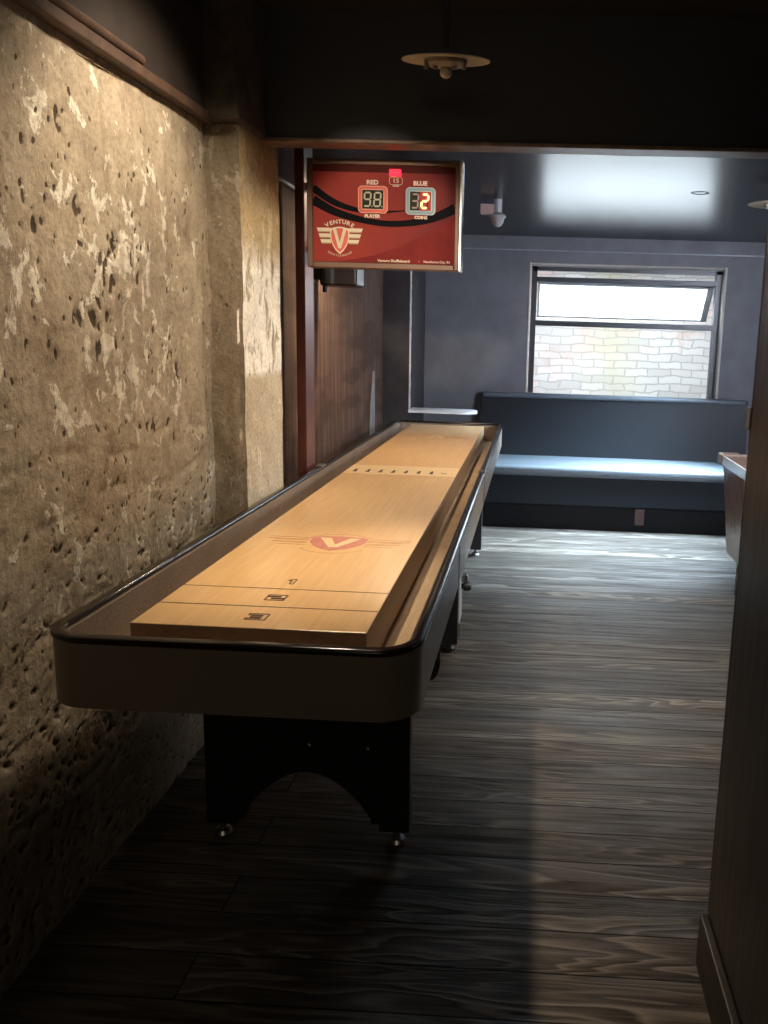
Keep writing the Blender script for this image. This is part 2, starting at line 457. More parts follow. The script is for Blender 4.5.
M['print_pale'] = plain('pale lettering print', (.92, .70, .58), .45, var=.03)
M['print_tan'] = plain('tan wing print', (.52, .38, .20), .45, var=.03)
M['display'] = plain('dark display window', (.03, .034, .018), .5, spec=.15)
M['display_red'] = emit('glowing red display window', (.30, .008, .008), .5)
M['seg_off'] = plain('unlit cream segment', (.62, .58, .42), .4, var=.03)
M['seg_dim'] = plain('unlit mauve segment', (.40, .25, .24), .4, var=.03)
M['seg_on'] = emit('lit display segment', (1.0, .52, .22), 2.2)
M['led'] = emit('glowing red lamp', (1.0, .006, .025), 3.0)
M['ink'] = plain('black playfield ink', (.035, .025, .018), .4)
M['ink_red'] = plain('worn red playfield print', (.43, .145, .105), .4, var=.2, scale=40)
M['ink_faint'] = plain('faint red playfield print', (.55, .315, .15), .4, var=.1)
M['band'] = plain('pale playfield inlay', (.68, .49, .27), .34, var=.1, scale=60)

# ------------------------------------------------------------------ camera
F, CX, CY = 868., 495., 505.
pi_, ya, ro = (math.radians(a) for a in (-11.03, -2.24, 1.81))
fwd = Vector((math.sin(ya) * math.cos(pi_), math.cos(ya) * math.cos(pi_), math.sin(pi_)))
right = Vector((math.cos(ya), -math.sin(ya), 0)); up = right.cross(fwd)
r2 = math.cos(ro) * right + math.sin(ro) * up; u2 = -math.sin(ro) * right + math.cos(ro) * up
cam = bpy.data.cameras.new('camera'); co = bpy.data.objects.new('camera', cam); link(co)
mw = Matrix((r2, u2, -fwd)).transposed().to_4x4(); mw.translation = (0, 0, 1.42); co.matrix_world = mw
cam.sensor_fit = 'VERTICAL'; cam.sensor_height = 36; cam.lens = F / 1024 * 36
cam.shift_x = (384 - CX) / 1024; cam.shift_y = (CY - 512) / 1024
cam.clip_start = .05
bpy.context.scene.camera = co

# ------------------------------------------------------------------ room shell
XL = -1.09            # left wall face
struct('floor', B(-1.6, 2.9, -2.7, 7.4, -.12, 0), M['floor'])
struct('ceiling_near', B(-1.6, 2.9, -2.7, 3.2, 2.48, 2.62), M['ceiling_near'])
struct('ceiling_far', B(-1.6, 2.9, 3.2, 7.4, 2.2, 2.62), M['ceiling_far'])
struct('wall_rear', B(-1.6, .6, -2.7, -2.5, 0, 2.48), M['haze_wall'])

def plaster_wall():
    y0, y1, z0, z1, st = 1.15, 2.96, 0.0, 2.10, .006
    ny = int((y1 - y0) / st); nz = int((z1 - z0) / st)
    Y, Z = np.meshgrid(np.linspace(y0, y1, ny), np.linspace(z0, z1, nz), indexing='ij')
    D = np.zeros_like(Y); Pm = np.zeros_like(Y)
    for i in range(ny):
        for j in range(nz):
            p = Vector((Y[i, j], Z[i, j], 0))
            D[i, j] = .012 * noise.noise(p * 2.2) + .004 * noise.noise(p * 7) + .0022 * noise.noise(p * 19) + .0012 * noise.noise(p * 47)
    # coursing hints: shallow irregular horizontal ledges lower down
    for zc in (.98, 1.1, .72, .5, .3):
        zz = zc + .02 * np.sin(Y * 9 + zc * 20)
        D -= .004 * np.exp(-((Z - zz) / .014) ** 2) * (np.sin(Y * 23 + zc * 40) > -.3)
    def pit(y, z, ry, rz, a, depth, dark=1):
        ca, sa = math.cos(a), math.sin(a)
        m = (np.abs(Y - y) < .16) & (np.abs(Z - z) < .16)
        dy = Y[m] - y; dz = Z[m] - z
        e = ((dy * ca + dz * sa) / ry) ** 2 + ((-dy * sa + dz * ca) / rz) ** 2
        g = np.exp(-e ** 1.6)
        D[m] -= depth * .75 * g; Pm[m] = np.maximum(Pm[m], g * dark)
    # clusters of knocked-out plaster seen in the middle and upper wall
    for cy, cz, n, sy, sz in ((1.93, 1.66, 9, .06, .05), (2.13, 1.60, 8, .06, .06), (2.07, 1.42, 10, .05, .07), (2.25, 1.55, 8, .06, .05), (2.2, 1.40, 7, .07, .05),
                              (2.35, 1.62, 5, .07, .05), (2.28, 1.15, 5, .1, .03), (2.5, 1.13, 4, .06, .03), (2.02, 1.74, 6, .06, .06), (2.06, 1.86, 3, .02, .04), (2.6, 1.3, 4, .06, .1)):
        for k in range(n):
            r = random.uniform(.004, .012)
            pit(random.gauss(cy, sy), random.gauss(cz, sz), r, r * random.uniform(1.1, 2.6), random.uniform(-.5, .6), .008, random.uniform(.75, 1))
    for k in range(260):
        r = random.uniform(.003, .007)
        pit(random.uniform(1.5, 2.9), random.uniform(.9, 2.0), r, r * random.uniform(1, 2.4), random.uniform(-.6, .6), .005, random.uniform(.4, 1))
    for k in range(1700):       # rubble-like lower wall
        z = random.uniform(.0, .98); r = random.uniform(.0028, .0075)
        if random.random() < (z / 1.25): continue
        pit(random.uniform(1.2, 2.9), z, r * random.uniform(1, 2.6), r, random.uniform(-.9, .9), .007, random.uniform(.5, 1))
    bm = bmesh.new(); lay = bm.verts.layers.float.new('pit')
    vv = [[bm.verts.new((XL + D[i, j], Y[i, j], Z[i, j])) for j in range(nz)] for i in range(ny)]
    for i in range(ny - 1):
        for j in range(nz - 1):
            bm.faces.new((vv[i][j], vv[i + 1][j], vv[i + 1][j + 1], vv[i][j + 1]))
    for i in range(ny):
        for j in range(nz): vv[i][j][lay] = float(Pm[i, j])
    box(bm, XL - .2, XL - .045, -2.6, 3.3, 0, 2.48)
    box(bm, XL - .2, XL + .0, -2.6, 1.152, 0, 2.48)
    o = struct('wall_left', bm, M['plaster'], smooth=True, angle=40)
    return o
plaster_wall()

def pilaster():
    x0, x1, y0, y1, z1 = XL - .05, -.975, 2.93, 3.36, 2.2
    bm = bmesh.new(); n = 200; st = .012
    cols = [(x0 + (x1 - x0) * k / 14, y0) for k in range(14)] + [(x1, y0 + (y1 - y0) * k / 34) for k in range(35)] + [(x1 - (x1 - x0) * k / 10, y1) for k in range(1, 11)]
    rings = []
    for k in range(n + 1):
        z = z1 * k / n; r = []
        for i, (x, y) in enumerate(cols):
            p = Vector((x * 3, y, z))
            d = .010 * noise.noise(p * 5) + .006 * noise.noise(p * 14)
            nx, ny = (0, -1) if i < 14 else ((1, 0) if i < 48 else (0, 1))
            if i in (13, 14, 15):      # chipped edge
                c = noise.noise(Vector((1, 7, z * 6))) + .5 * noise.noise(Vector((4, 2, z * 22)))
                d -= .012 * max(0, c + .15); nx, ny = (.7, -.7)
            r.append(bm.verts.new((x + nx * d, y + ny * d, z)))
        rings.append(r)
    for a, b in zip(rings, rings[1:]):
        for i in range(len(cols) - 1): bm.faces.new((a[i], a[i + 1], b[i + 1], b[i]))
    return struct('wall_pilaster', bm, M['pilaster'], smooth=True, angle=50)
pilaster()
bm = B(-1.11, -.955, 2.86, 3.16, 2.06, 2.48, bev=.012)
struct('trim_pilaster_head', bm, plain('sooty concrete', (.045, .036, .026), .9, var=.5, scale=14, bump=.5))

# steel channel along the head of the left wall, with its pipe stub
bm = bmesh.new(); box(bm, XL - .02, XL + .030, -2.5, 2.9, 2.085, 2.48)
struct('trim_wall_beam', bm, M['web'])
bm = bmesh.new(); box(bm, XL - .02, XL + .040, -2.5, 2.93, 2.055, 2.085, bev=.004); 
struct('trim_beam_flange', bm, M['rust'])
o = obj('pipe', lathe(bmesh.new(), [(0, 0), (.010, 0), (.012, .004), (.012, 3.5), (0, 3.5)], 20, Matrix.Translation((XL + .038, 2.40, 2.096)) @ Matrix.Rotation(PI / 2, 4, 'X')), M['rust'], smooth=True, angle=40)
tag(o, 'rusty brown pipe with a cut end along the top of the rough left wall', 'pipe')
bm = bmesh.new()
n = 60
for s in range(n):
    a = 1.3 + 1.6 * s / n; w = 1.6 / n; h = .02 + .014 * noise.noise(Vector((a * 6, 3, 0))) + .008 * noise.noise(Vector((a * 25, 1, 0)))
    box(bm, XL - .02, XL + .004, a, a + w, 2.050 - max(h, .004) * .7, 2.06)
struct('trim_mortar_bed', bm, plain('crumbly mortar', (.36, .28, .20), .95, var=.35, scale=40, bump=.6))

# cross beam
bm = bmesh.new(); box(bm, -.99, 2.9, 3.165, 3.25, 2.072, 2.48)
struct('trim_cross_beam', bm, M['beam'])
bm = bmesh.new(); box(bm, -.985, 2.9, 3.155, 3.265, 2.058, 2.072, bev=.003)
struct('trim_cross_beam_flange', bm, M['flange'])

# brown left wall beyond the pilaster
struct('wall_left_panel', B(XL - .2, XL, 3.3, 6.35, 0, 2.2), M['panel'])
struct('trim_column', B(XL - .2, -.893, 6.3, 7.2, 0, 2.2), M['column'])
bm = bmesh.new(); n = 40
for k in range(n):
    z0 = .875 + (1.86 - .875) * k / n; w = .007 + .005 * noise.noise(Vector((k * .37, 2, 5))) + (.010 if k > 30 else 0) * abs(noise.noise(Vector((k * .5, 9, 1))))
    box(bm, -.897, -.889 + w * .6, 6.296, 6.305, z0, z0 + (1.86 - .875) / n)
struct('trim_corner_bead', bm, M['white_rough'])

# back wall with window opening
WX0, WX1, WZ0, WZ1, WY = -.054, 1.488, .90, 1.99, 7.15
bm = bmesh.new()
box(bm, -1.3, WX0, WY, WY + .22, 0, 2.2); box(bm, WX1, 2.9, WY, WY + .22, 0, 2.2)
box(bm, WX0, WX1, WY, WY + .22, 0, WZ0); box(bm, WX0, WX1, WY, WY + .22, WZ1, 2.2)
struct('wall_back', bm, M['haze_wall'])
struct('trim_1', B(-.893, 2.7, WY - .012, WY, 2.092, 2.100), plain('pale grey strip', (.16, .17, .19), .3))
struct('wall_far_right', B(2.6, 2.8, 1.7, 7.3, 0, 2.2), M['haze_wall'])
# right hand partition block
struct('wall_right', B(.45, 2.8, -2.6, 1.80, 0, 2.48), M['partition'])
struct('baseboard_right', B(.43, .45, -2.5, 1.802, 0, .132, bev=.004), M['baseboard'])
struct('trim_2', B(.4495, .457, 1.80, 1.812, .132, 2.3, bev=.002), plain('worn wall edge strip', (.05, .045, .045), .25, .3))
o = obj('latch_plate', B(.446, .4525, 1.805, 1.835, 1.245, 1.292, bev=.002), M['chrome'])
tag(o, 'small steel latch plate on the edge of the dark right wall', 'latch')

# ------------------------------------------------------------------ window
W = bpy.data.objects.new('window_1', None); link(W); W['kind'] = 'structure'
bm = bmesh.new()
fy0, fy1 = WY + .06, WY + .12
box(bm, WX0 + .01, WX0 + .055, fy0, fy1, WZ0, WZ1 - .01); box(bm, WX1 - .06, WX1 - .012, fy0, fy1, WZ0, WZ1 - .01)
box(bm, WX0 + .01, WX1 - .012, fy0, fy1, WZ1 - .045, WZ1 - .012); box(bm, WX0 + .01, WX1 - .012, fy0, fy1, WZ0, WZ0 + .04)
obj('window_frame', bm, M['win_dark'], W)
bm = bmesh.new()
box(bm, WX0 - .006, WX0 + .004, WY - .008, WY + .06, WZ0, WZ1 + .012); box(bm, WX1 - .010, WX1 + .008, WY - .008, WY + .06, WZ0, WZ1 + .012)
box(bm, WX0 + .004, WX1 - .010, WY - .008, WY + .06, WZ1 - .002, WZ1 + .008)
obj('casing', bm, M['win_light'], W)
obj('window_bar', B(WX0 + .05, WX1 - .06, fy0 - .01, fy1, 1.858, 1.898, bev=.003), M['win_dark'], W)
obj('window_bar', B(WX0 + .05, WX1 - .06, fy0 - .015, fy1, 1.512, 1.556, bev=.003), M['win_dark'], W)
obj('pane', B(WX0 + .05, WX1 - .055, fy0 + .03, fy0 + .034, WZ0 + .03, 1.53), M['glass'], W)
obj('pane', B(WX0 + .05, WX1 - .055, fy0 + .03, fy0 + .034, 1.88, WZ1 - .03), M['glass'], W)
# top-hung sash standing open to the outside
ha = math.radians(43); SL = .36
T = Matrix.Translation((0, fy0 + .03, 1.858)) @ Matrix.Rotation(ha, 4, 'X')
bm = bmesh.new(); sx0, sx1 = WX0 + .062, WX1 - .068
box(bm, sx0, sx0 + .02, -.012, .012, -SL, 0); box(bm, sx1 - .05, sx1, -.012, .012, -SL, 0)
box(bm, sx0, sx1, -.012, .012, -.02, 0); box(bm, sx0, sx1, -.012, .012, -SL, -SL + .016)
bm.transform(T); sash = obj('sash', bm, M['sash_grey'], W)
bm = B(sx0 + .018, sx1 - .048, -.003, .003, -SL + .015, -.018); bm.transform(T); obj('pane', bm, M['hazy'], sash)

# neighbouring brick wall outside
struct('wall_outside', B(-3, 6, 8.75, 8.95, -.5, 3.4), M['brick'])
struct('ground_outside', B(-3, 6, 7.38, 8.75, -.6, -.2), plain('yard paving darkened against bounce', (.03, .03, .03), .9))  # colour kept near black to cut light bounced onto the brick

# ------------------------------------------------------------------ shuffleboard table
TX0, TX1, TY0, TY1 = -.964, -.202, 1.585, 6.12
tb = thing('shuffleboard_table', 'long shuffleboard table with maple playfield and taupe cabinet beside the rough left wall', 'shuffleboard table', (-.58, 3.85, 0))
def tobj(name, bm, m, parent=tb, **k):
    """geometry written in room coordinates, placed under the table"""
    bm.transform(Matrix.Translation((.58, -3.85, 0)))
    return obj(name, bm, m, parent, **k)

def sweep(sections, closed=True):
    """sections: list of (inset, z); sweeps round the rounded-rectangle plan"""
    bm = bmesh.new(); rings = []
    for ins, z in sections:
        pts = rrect(TX0 + ins, TX1 - ins, TY0 + ins, TY1 - ins, .09 - ins, 12)
        rings.append([bm.verts.new((x, y, z)) for x, y in pts])
    m = len(rings); n = len(rings[0])
    for a in range(m if closed else m - 1):
        r, s = rings[a], rings[(a + 1) % m]
        for i in range(n):
            j = (i + 1) % n; bm.faces.new((r[i], r[j], s[j], s[i]))
    return bm
cab = tobj('cabinet', sweep([(.002, .664), (.002, .800), (.026, .800), (.026, .664)]), M['laminate'], smooth=True, angle=35)
prof = []
cxr, czr, a_, b_ = .0115, .8065, .0145, .0085
for k in range(14):
    t = 2 * PI * k / 14
    ex = .75
    prof.append((cxr + a_ * math.copysign(abs(math.cos(t)) ** ex, math.cos(t)), czr + b_ * math.copysign(abs(math.sin(t)) ** ex, math.sin(t))))
tobj('rail', sweep(prof), M['black_rail'], smooth=True, angle=70)
tobj('rail_lining', sweep([(.0262, .690), (.0255, .800), (.031, .800), (.034, .690)]), M['carpet_side'], smooth=True, angle=35)
tobj('gutter', prism(bmesh.new(), rrect(TX0 + .02, TX1 - .02, TY0 + .02, TY1 - .02, .07, 12), .022, Matrix.Translation((0, 0, .672))), M['carpet'])
# playfield
PX0, PX1, PY0, PY1, PZ = -.834, -.328, 1.722, 6.0, .80
bm = bmesh.new(); box(bm, PX0, PX1, PY0, PY1, .7, PZ, bev=.0025)
bm.faces.ensure_lookup_table()
for f in bm.faces:
    f.normal_update()
    f.material_index = 0 if abs(f.normal.z) > .5 else 1
pf = tobj('playfield', bm, [M['maple'], M['maple_edge']])
def on(h=.0006): return Matrix.Translation((0, 0, PZ + .0002)), h
def flat(pts, h=.0006, bm=None):
    return prism(bm or bmesh.new(), pts, h, Matrix.Translation((0, 0, PZ + .0002)))
def rect(x0, x1, y0, y1): return [(x0, y0), (x1, y0), (x1, y1), (x0, y1)]
for y in (2.007, 1.866): tobj('lane_line', flat(rect(PX0 + .001, PX1 - .001, y - .0013, y + .0013)), M['ink'], pf)
tobj('inlay_band', flat(rect(PX0 + .001, PX1 - .001, 3.78, 4.05), .0003), M['band'], pf)
for y in (3.78, 4.05): tobj('lane_line', flat(rect(PX0 + .001, PX1 - .001, y - .002, y + .002)), M['ink_faint'], pf)
for k in range(8):
    x = -.791 + (.405 * k) / 7; y = 3.88
    if k < 7: p = [(x - .0095, y - .04), (x + .0095, y - .04), (x + .004, y + .04), (x - .004, y + .04)]
    else: p = rect(x - .014, x + .012, y - .02, y - .006)
    tobj('dart', flat(p), M['ink'], pf)
FIG = {'1': [(-.35, .28), (-.1, .5), (.3, .5), (.3, -.5), (-.05, -.5), (-.05, .18), (-.35, .18)],
       '2': [(-.5, .5), (.5, .5), (.5, -.1), (-.2, -.1), (-.2, -.25), (.5, -.25), (.5, -.5), (-.5, -.5), (-.5, .12), (.2, .12), (.2, .27), (-.5, .27)],
       '3': [(-.5, .5), (.5, .5), (.5, -.5), (-.5, -.5), (-.5, -.27), (.2, -.27), (.2, -.11), (-.3, -.11), (-.3, .11), (.2, .11), (.2, .27), (-.5, .27)]}
for s, y, w_ in (('1', 2.072, .026), ('2', 1.936, .044), ('3', 1.794, .044)):
    bm = bmesh.new(); P = [(-.583 + a * w_, y + b * .040) for a, b in FIG[s]]
    for a, b in zip(P, P[1:] + P[:1]):
        d = (Vector(b) - Vector(a)).normalized() * .0012
        strip(bm, [tuple(Vector(a) - d), tuple(Vector(b) + d)], .0036, .0006, Matrix.Translation((0, 0, PZ + .0002)))
    tobj('numeral', bm, M['ink'], pf)
def shield(cx, cy, w, h, k=1.0, fy=1):
    p = [(-.5, .36), (-.42, .46), (-.2, .5), (0, .52), (.2, .5), (.42, .46), (.5, .36), (.48, .05), (.36, -.22), (.18, -.42), (0, -.54), (-.18, -.42), (-.36, -.22), (-.48, .05)]
    return [(cx + x * w * k, cy + fy * y * h * k) for x, y in p]
def vee(cx, cy, w, h, t, fy=1):
    p = [(-.5, .5), (-.5 + t, .5), (0, -.22), (.5 - t, .5), (.5, .5), (.1, -.5), (-.1, -.5)]
    return [(cx + x * w, cy + fy * y * h) for x, y in p]
def field_emblem(cx, cy, fy, mshield, mline):
    e = tobj('emblem', flat(shield(cx, cy, .17, .165, 1, fy), .0005), mshield, pf)
    tobj('letter', flat(vee(cx, cy + fy * .006, .125, .115, .27, fy), .0009), M['band'], e)
    bm = bmesh.new()
    for k in range(3):
        for s in (-1, 1):
            for q in (0, 1):
                yy = cy + fy * (.05 - .034 * k) + (q - .5) * .022
                flat(rect(*sorted((cx + s * .088, cx + s * (.215 - .022 * k))), yy - .0014, yy + .0014), .0005, bm)
    ring = [(cx + .118 * math.cos(t), cy + .118 * math.sin(t)) for t in [2 * PI * k / 40 for k in range(40)]]
    for a, b in ((20, 160), (215, 325)):
        path = [(cx + .112 * math.cos(math.radians(t)), cy + .118 * math.sin(math.radians(t))) for t in range(a, b, 6)]
        strip(bm, path, .004, .0005, Matrix.Translation((0, 0, PZ + .0002)))
    tobj('wing_lines', bm, mline, e)
field_emblem(-.565, 2.487, 1, M['ink_red'], M['ink_faint'])
field_emblem(-.581, 5.30, -1, M['ink_faint'], M['ink_faint'])
# rail joints, seam
for x in (TX0 + .012, TX1 - .012):
    tobj('rail_joint', B(x - .016, x + .016, 3.855, 3.915, .812, .8195, bev=.002), M['chrome'])
tobj('seam_strip', B(TX1 - .0035, TX1 - .0005, 2.55, 2.585, .668, .797), M['seam'])
tobj('seam_strip', B(TX1 - .0035, TX1 - .0005, 3.87, 3.90, .668, .797), M['seam'])
# legs: black boards with an arched cut-out
def leg_board(y0, y1):
    x0, x1, zt, zb = -.872, -.298, .668, .045
    pts = [(x0, zt), (x0, zb), (x0 + .085, zb), (x0 + .085, zb + .022), (x0 + .108, zb + .022)]
    for k in range(13):
        t = k / 12; pts.append((x0 + .108 + (x1 - x0 - .216) * t, zb + .035 + .135 * math.sin(PI * t) ** .8))
    pts += [(x1 - .108, zb + .022), (x1 - .085, zb + .022), (x1 - .085, zb), (x1, zb), (x1, zt)]
    return prism(bmesh.new(), pts[::-1], y1 - y0, Matrix.Translation((0, y1, 0)) @ FACE)
for i, (y0, y1) in enumerate(((2.2, 2.25), (3.72, 3.86), (5.50, 5.58))):
    lg = tobj('leg', leg_board(y0, y1), M['black_soft'])
    for x in (-.835, -.335):
        ym = (y0 + y1) / 2
        bm = lathe(bmesh.new(), [(0, 0), (.024, 0), (.026, .006), (.02, .016), (.009, .018), (.009, .05), (0, .05)], 20, Matrix.Translation((x, ym, 0)))
        tobj('leveler', bm, M['chrome'], lg, smooth=True, angle=40)
    if i == 0:
        for x, z in ((-.576, .296), (-.414, .293)):
            bm = lathe(bmesh.new(), [(0, .008), (.005, .007), (.008, .004), (.009, 0), (0, 0)], 14, Matrix.Translation((x, y0, z)) @ Matrix.Rotation(PI / 2, 4, 'X'))
            tobj('bolt', bm, M['chrome'], lg, smooth=True)
    if i == 1:
        tobj('edge_plate', B(-.298, -.290, y0, y1, .14, .66, bev=.002), M['sash_grey'], lg)
        bm = lathe(bmesh.new(), [(0, .045), (.016, .044), (.021, .036), (.021, .012), (.012, .008), (.012, 0), (0, 0)], 18, Matrix.Translation((-.290, y0 + .08, .297)) @ Matrix.Rotation(PI / 2, 4, 'Y'))
        tobj('knob', bm, M['black'], lg, smooth=True, angle=40)
        tobj('knob_bracket', B(-.292, -.262, y0 + .06, y0 + .10, .322, .352, bev=.003), M['chrome'], lg)
# under-rail cable loops and adjuster bar
bm = bmesh.new()
for k in range(3):
    y = 2.05 + .07 * k
    tube(bm, [(-.245 + .018 * math.cos(t), y, .625 - .05 * k * .6 + .05 * math.sin(t)) for t in [PI * 2 * q / 14 for q in range(15)]], .009)
tobj('cable_loops', bm, M['black_soft'], smooth=True)
for y in (2.95, 4.75):
    ad = tobj('adjuster_bar', B(-.82, -.34, y - .02, y + .02, .618, .645, bev=.003), M['black'])
    for x in (-.8, -.36):
        tobj('adjuster_rod', cyl(bmesh.new(), (x, y, .60), (x, y, .672), .008, n=14), M['chrome'], ad)

# ------------------------------------------------------------------ scoreboard, on its post
o = obj('steel_post', B(-1.022, -.982, 3.75, 3.90, 0, 2.2, bev=.004), M['post'])
tag(o, 'red brown steel post standing behind the shuffleboard rail beside the pilaster', 'post')
SY = 3.5
sb = thing('scoreboard', 'red electronic shuffleboard scoreboard with two digit displays hung above the table', 'scoreboard', (-.606, SY, 1.668))
def sobj(name, bm, m, parent=sb, **k):
    bm.transform(Matrix.Translation((.606, -SY, -1.668))); return obj(name, bm, m, parent, **k)
def fr(dy=0): return Matrix.Translation((0, SY + .014 - dy, 0)) @ FACE
bx0, bx1, bz0, bz1 = -.906, -.306, 1.664, 2.072
sobj('cabinet', B(bx0, bx1, SY + .014, SY + .075, bz0, bz1, bev=.004), M['bronze'])
bm = bmesh.new(); fw = .022
box(bm, bx0, bx0 + fw, SY, SY + .016, bz0, bz1, bev=.003); box(bm, bx1 - fw, bx1 - .004, SY, SY + .016, bz0, bz1, bev=.003)
box(bm, bx0 + fw, bx1 - fw, SY, SY + .016, bz1 - fw, bz1, bev=.003); box(bm, bx0 + fw, bx1 - fw, SY, SY + .016, bz0, bz0 + fw, bev=.003)
fm = sobj('frame', bm, M['bronze'])
sobj('frame_edge', B(bx1 - .005, bx1 + .006, SY - .004, SY + .078, bz0 - .002, bz1 + .002, bev=.003), M['silver_edge'], fm)
ix0, ix1, iz0, iz1 = bx0 + fw, bx1 - fw, bz0 + fw, bz1 - fw
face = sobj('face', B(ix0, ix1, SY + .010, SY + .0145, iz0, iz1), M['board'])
def dr(pts, h, bm=None): return prism(bm or bmesh.new(), pts, h, Matrix.Translation((0, SY + .0101, 0)) @ FACE)
def drr(x0, x1, z0, z1, h, bm=None, r=0):
    return dr(rrect(x0, x1, z0, z1, r, 5) if r else rect(x0, x1, z0, z1), h, bm)
sobj('shade_band', drr(ix0, ix1, iz1 - .026, iz1, .0008), M['board_shade'], face)  # shadow along the top of the face, painted as a darker strip
# lower corner darker field
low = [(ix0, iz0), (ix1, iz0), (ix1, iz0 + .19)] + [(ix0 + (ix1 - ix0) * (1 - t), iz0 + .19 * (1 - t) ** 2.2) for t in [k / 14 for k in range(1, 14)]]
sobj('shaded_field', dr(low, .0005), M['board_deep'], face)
def curve(pts, n=30):
    # smooth Catmull-Rom path
    out = []; P = [pts[0]] + list(pts) + [pts[-1]]
    for i in range(1, len(P) - 2):
        for k in range(n // (len(P) - 3)):
            t = k / (n // (len(P) - 3)); q = []
            for d in (0, 1):
                p0, p1, p2, p3 = (P[i + e][d] for e in (-1, 0, 1, 2))
                q.append(.5 * (2 * p1 + (p2 - p0) * t + (2 * p0 - 5 * p1 + 4 * p2 - p3) * t * t + (3 * p1 - p0 - 3 * p2 + p3) * t ** 3))
            out.append(tuple(q))
    out.append(tuple(pts[-1])); return out
bm = bmesh.new()
pa = curve([(ix0, 1.962), (-.81, 1.915), (-.73, 1.888), (-.64, 1.877), (-.52, 1.886)], 32); n = len(pa)
strip(bm, pa, [.028 - .026 * (i / (n - 1)) ** 1.5 for i in range(n)], .0009, Matrix.Translation((0, SY + .0101, 0)) @ FACE)
pa = curve([(ix0, 1.918), (-.80, 1.876), (-.70, 1.849), (-.60, 1.836), (-.50, 1.841), (-.41, 1.862), (ix1, 1.898)], 42); n = len(pa)
strip(bm, pa, [.038 - .016 * math.sin(PI * i / (n - 1)) for i in range(n)], .0009, Matrix.Translation((0, SY + .0101, 0)) @ FACE)
sobj('swoosh', bm, M['swoosh'], face)
# digit windows
def seven(x, z, w, h, t, lean=.08):
    """seven segment outlines, returns dict of polygons"""
    def s(px, pz): return (x + px + (pz) * lean, z + pz)
    g = t * .12; d = {}
    hw, hh = w / 2, h / 2
    def hor(zc): return [s(-hw + g, zc), s(-hw + t * .5 + g, zc + t / 2), s(hw - t * .5 - g, zc + t / 2), s(hw - g, zc), s(hw - t * .5 - g, zc - t / 2), s(-hw + t * .5 + g, zc - t / 2)]
    def ver(xc, z0, z1): return [s(xc, z0 + g), s(xc - t / 2, z0 + t * .5 + g), s(xc - t / 2, z1 - t * .5 - g), s(xc, z1 - g), s(xc + t / 2, z1 - t * .5 - g), s(xc + t / 2, z0 + t * .5 + g)]
    d['a'] = hor(hh); d['g'] = hor(0); d['d'] = hor(-hh)
    d['f'] = ver(-hw, 0, hh); d['b'] = ver(hw, 0, hh); d['e'] = ver(-hw, -hh, 0); d['c'] = ver(hw, -hh, 0)
    return d
def display(cx, cz, mr, mkey, digits, mwin):
    e = sobj('display', drr(cx - .058, cx + .058, cz - .051, cz + .051, .0022, r=.016), mkey, face)
    sobj('surround', drr(cx - .055, cx + .055, cz - .048, cz + .048, .0030, r=.014), mr, e)
    sobj('keyline', drr(cx - .044, cx + .044, cz - .038, cz + .038, .0034, r=.006), mkey, e)
    sobj('screen', drr(cx - .041, cx + .041, cz - .035, cz + .035, .0040), mwin[0], e)
    if mwin[1]: sobj('lit_screen', drr(cx - .002, cx + .041, cz - .035, cz + .035, .0042), mwin[1], e)
    for dx, on_, off_, m_on, m_off in digits:
        bm = bmesh.new(); S = seven(cx + dx, cz, .024, .050, .0062)
        for k in off_: dr(S[k], .0050, bm)
        dr(rect(cx + dx + .016, cx + dx + .020, cz - .028, cz - .024), .0050, bm)
        if len(bm.verts): sobj('digit', bm, m_off, e)
        else: bm.free()
        if on_:
            bm = bmesh.new()
            S = seven(cx + dx, cz, .024, .050, .0085)
            for k in on_: dr(S[k], .0056, bm)
            sobj('lit_digit', bm, m_on, e)
display(-.649, 1.924, M['print_red'], M['print_red_l'], [(-.021, '', 'abcdfg', None, M['seg_off']), (.018, '', 'abcdefg', None, M['seg_off'])], (M['display'], None))
display(-.463, 1.922, M['print_blue'], M['print_blue_l'], [(-.021, '', 'abcdg', None, M['seg_dim']), (.017, 'abged', 'c', M['seg_on'], M['display'])], (M['display'], M['display_red']))
def stext(s, x, z, size, m, sx=1, align='CENTER', bold=0, parent=face):
    return sobj('lettering', text_into(bmesh.new(), s, size, Matrix.Translation((x, SY + .0085, z)) @ FACE, sx, align, extrude=.0004, bold=bold + .0003), m, parent)
stext('RED', -.651, 1.987, .022, M['print_pale'], 1.15, bold=.0008)
stext('BLUE', -.465, 1.987, .022, M['print_pale'], 1.1, bold=.0008)
stext('PLAYER', -.651, 1.862, .017, M['print_cream'], 1.05, bold=.0007)
stext('COINS', -.461, 1.861, .016, M['print_pale'], 1.05, bold=.0004)
stext('15', -.560, 1.995, .022, M['print_pale'], 1.2)
stext('GAME', -.560, 1.976, .008, M['print_pale'], 1.2)
bm = bmesh.new()
path = [(x, z) for x, z in rrect(-.585, -.535, 1.981, 2.009, .008, 4)]; path.append(path[0])
strip(bm, path, .0016, .001, Matrix.Translation((0, SY + .0101, 0)) @ FACE)
sobj('keyline', bm, M['print_pale'], face)
sobj('indicator_lamp', drr(-.585, -.540, 2.013, 2.037, .004, r=.003), M['led'])
stext('Venture Shuffleboard', -.630, 1.6955, .0145, M['print_cream'], 1.02, 'LEFT')
stext('·', -.466, 1.6955, .0145, M['print_pale'], 1)
stext('Hawthorne City, IN', -.448, 1.6955, .0130, M['print_pale'], .98, 'LEFT')
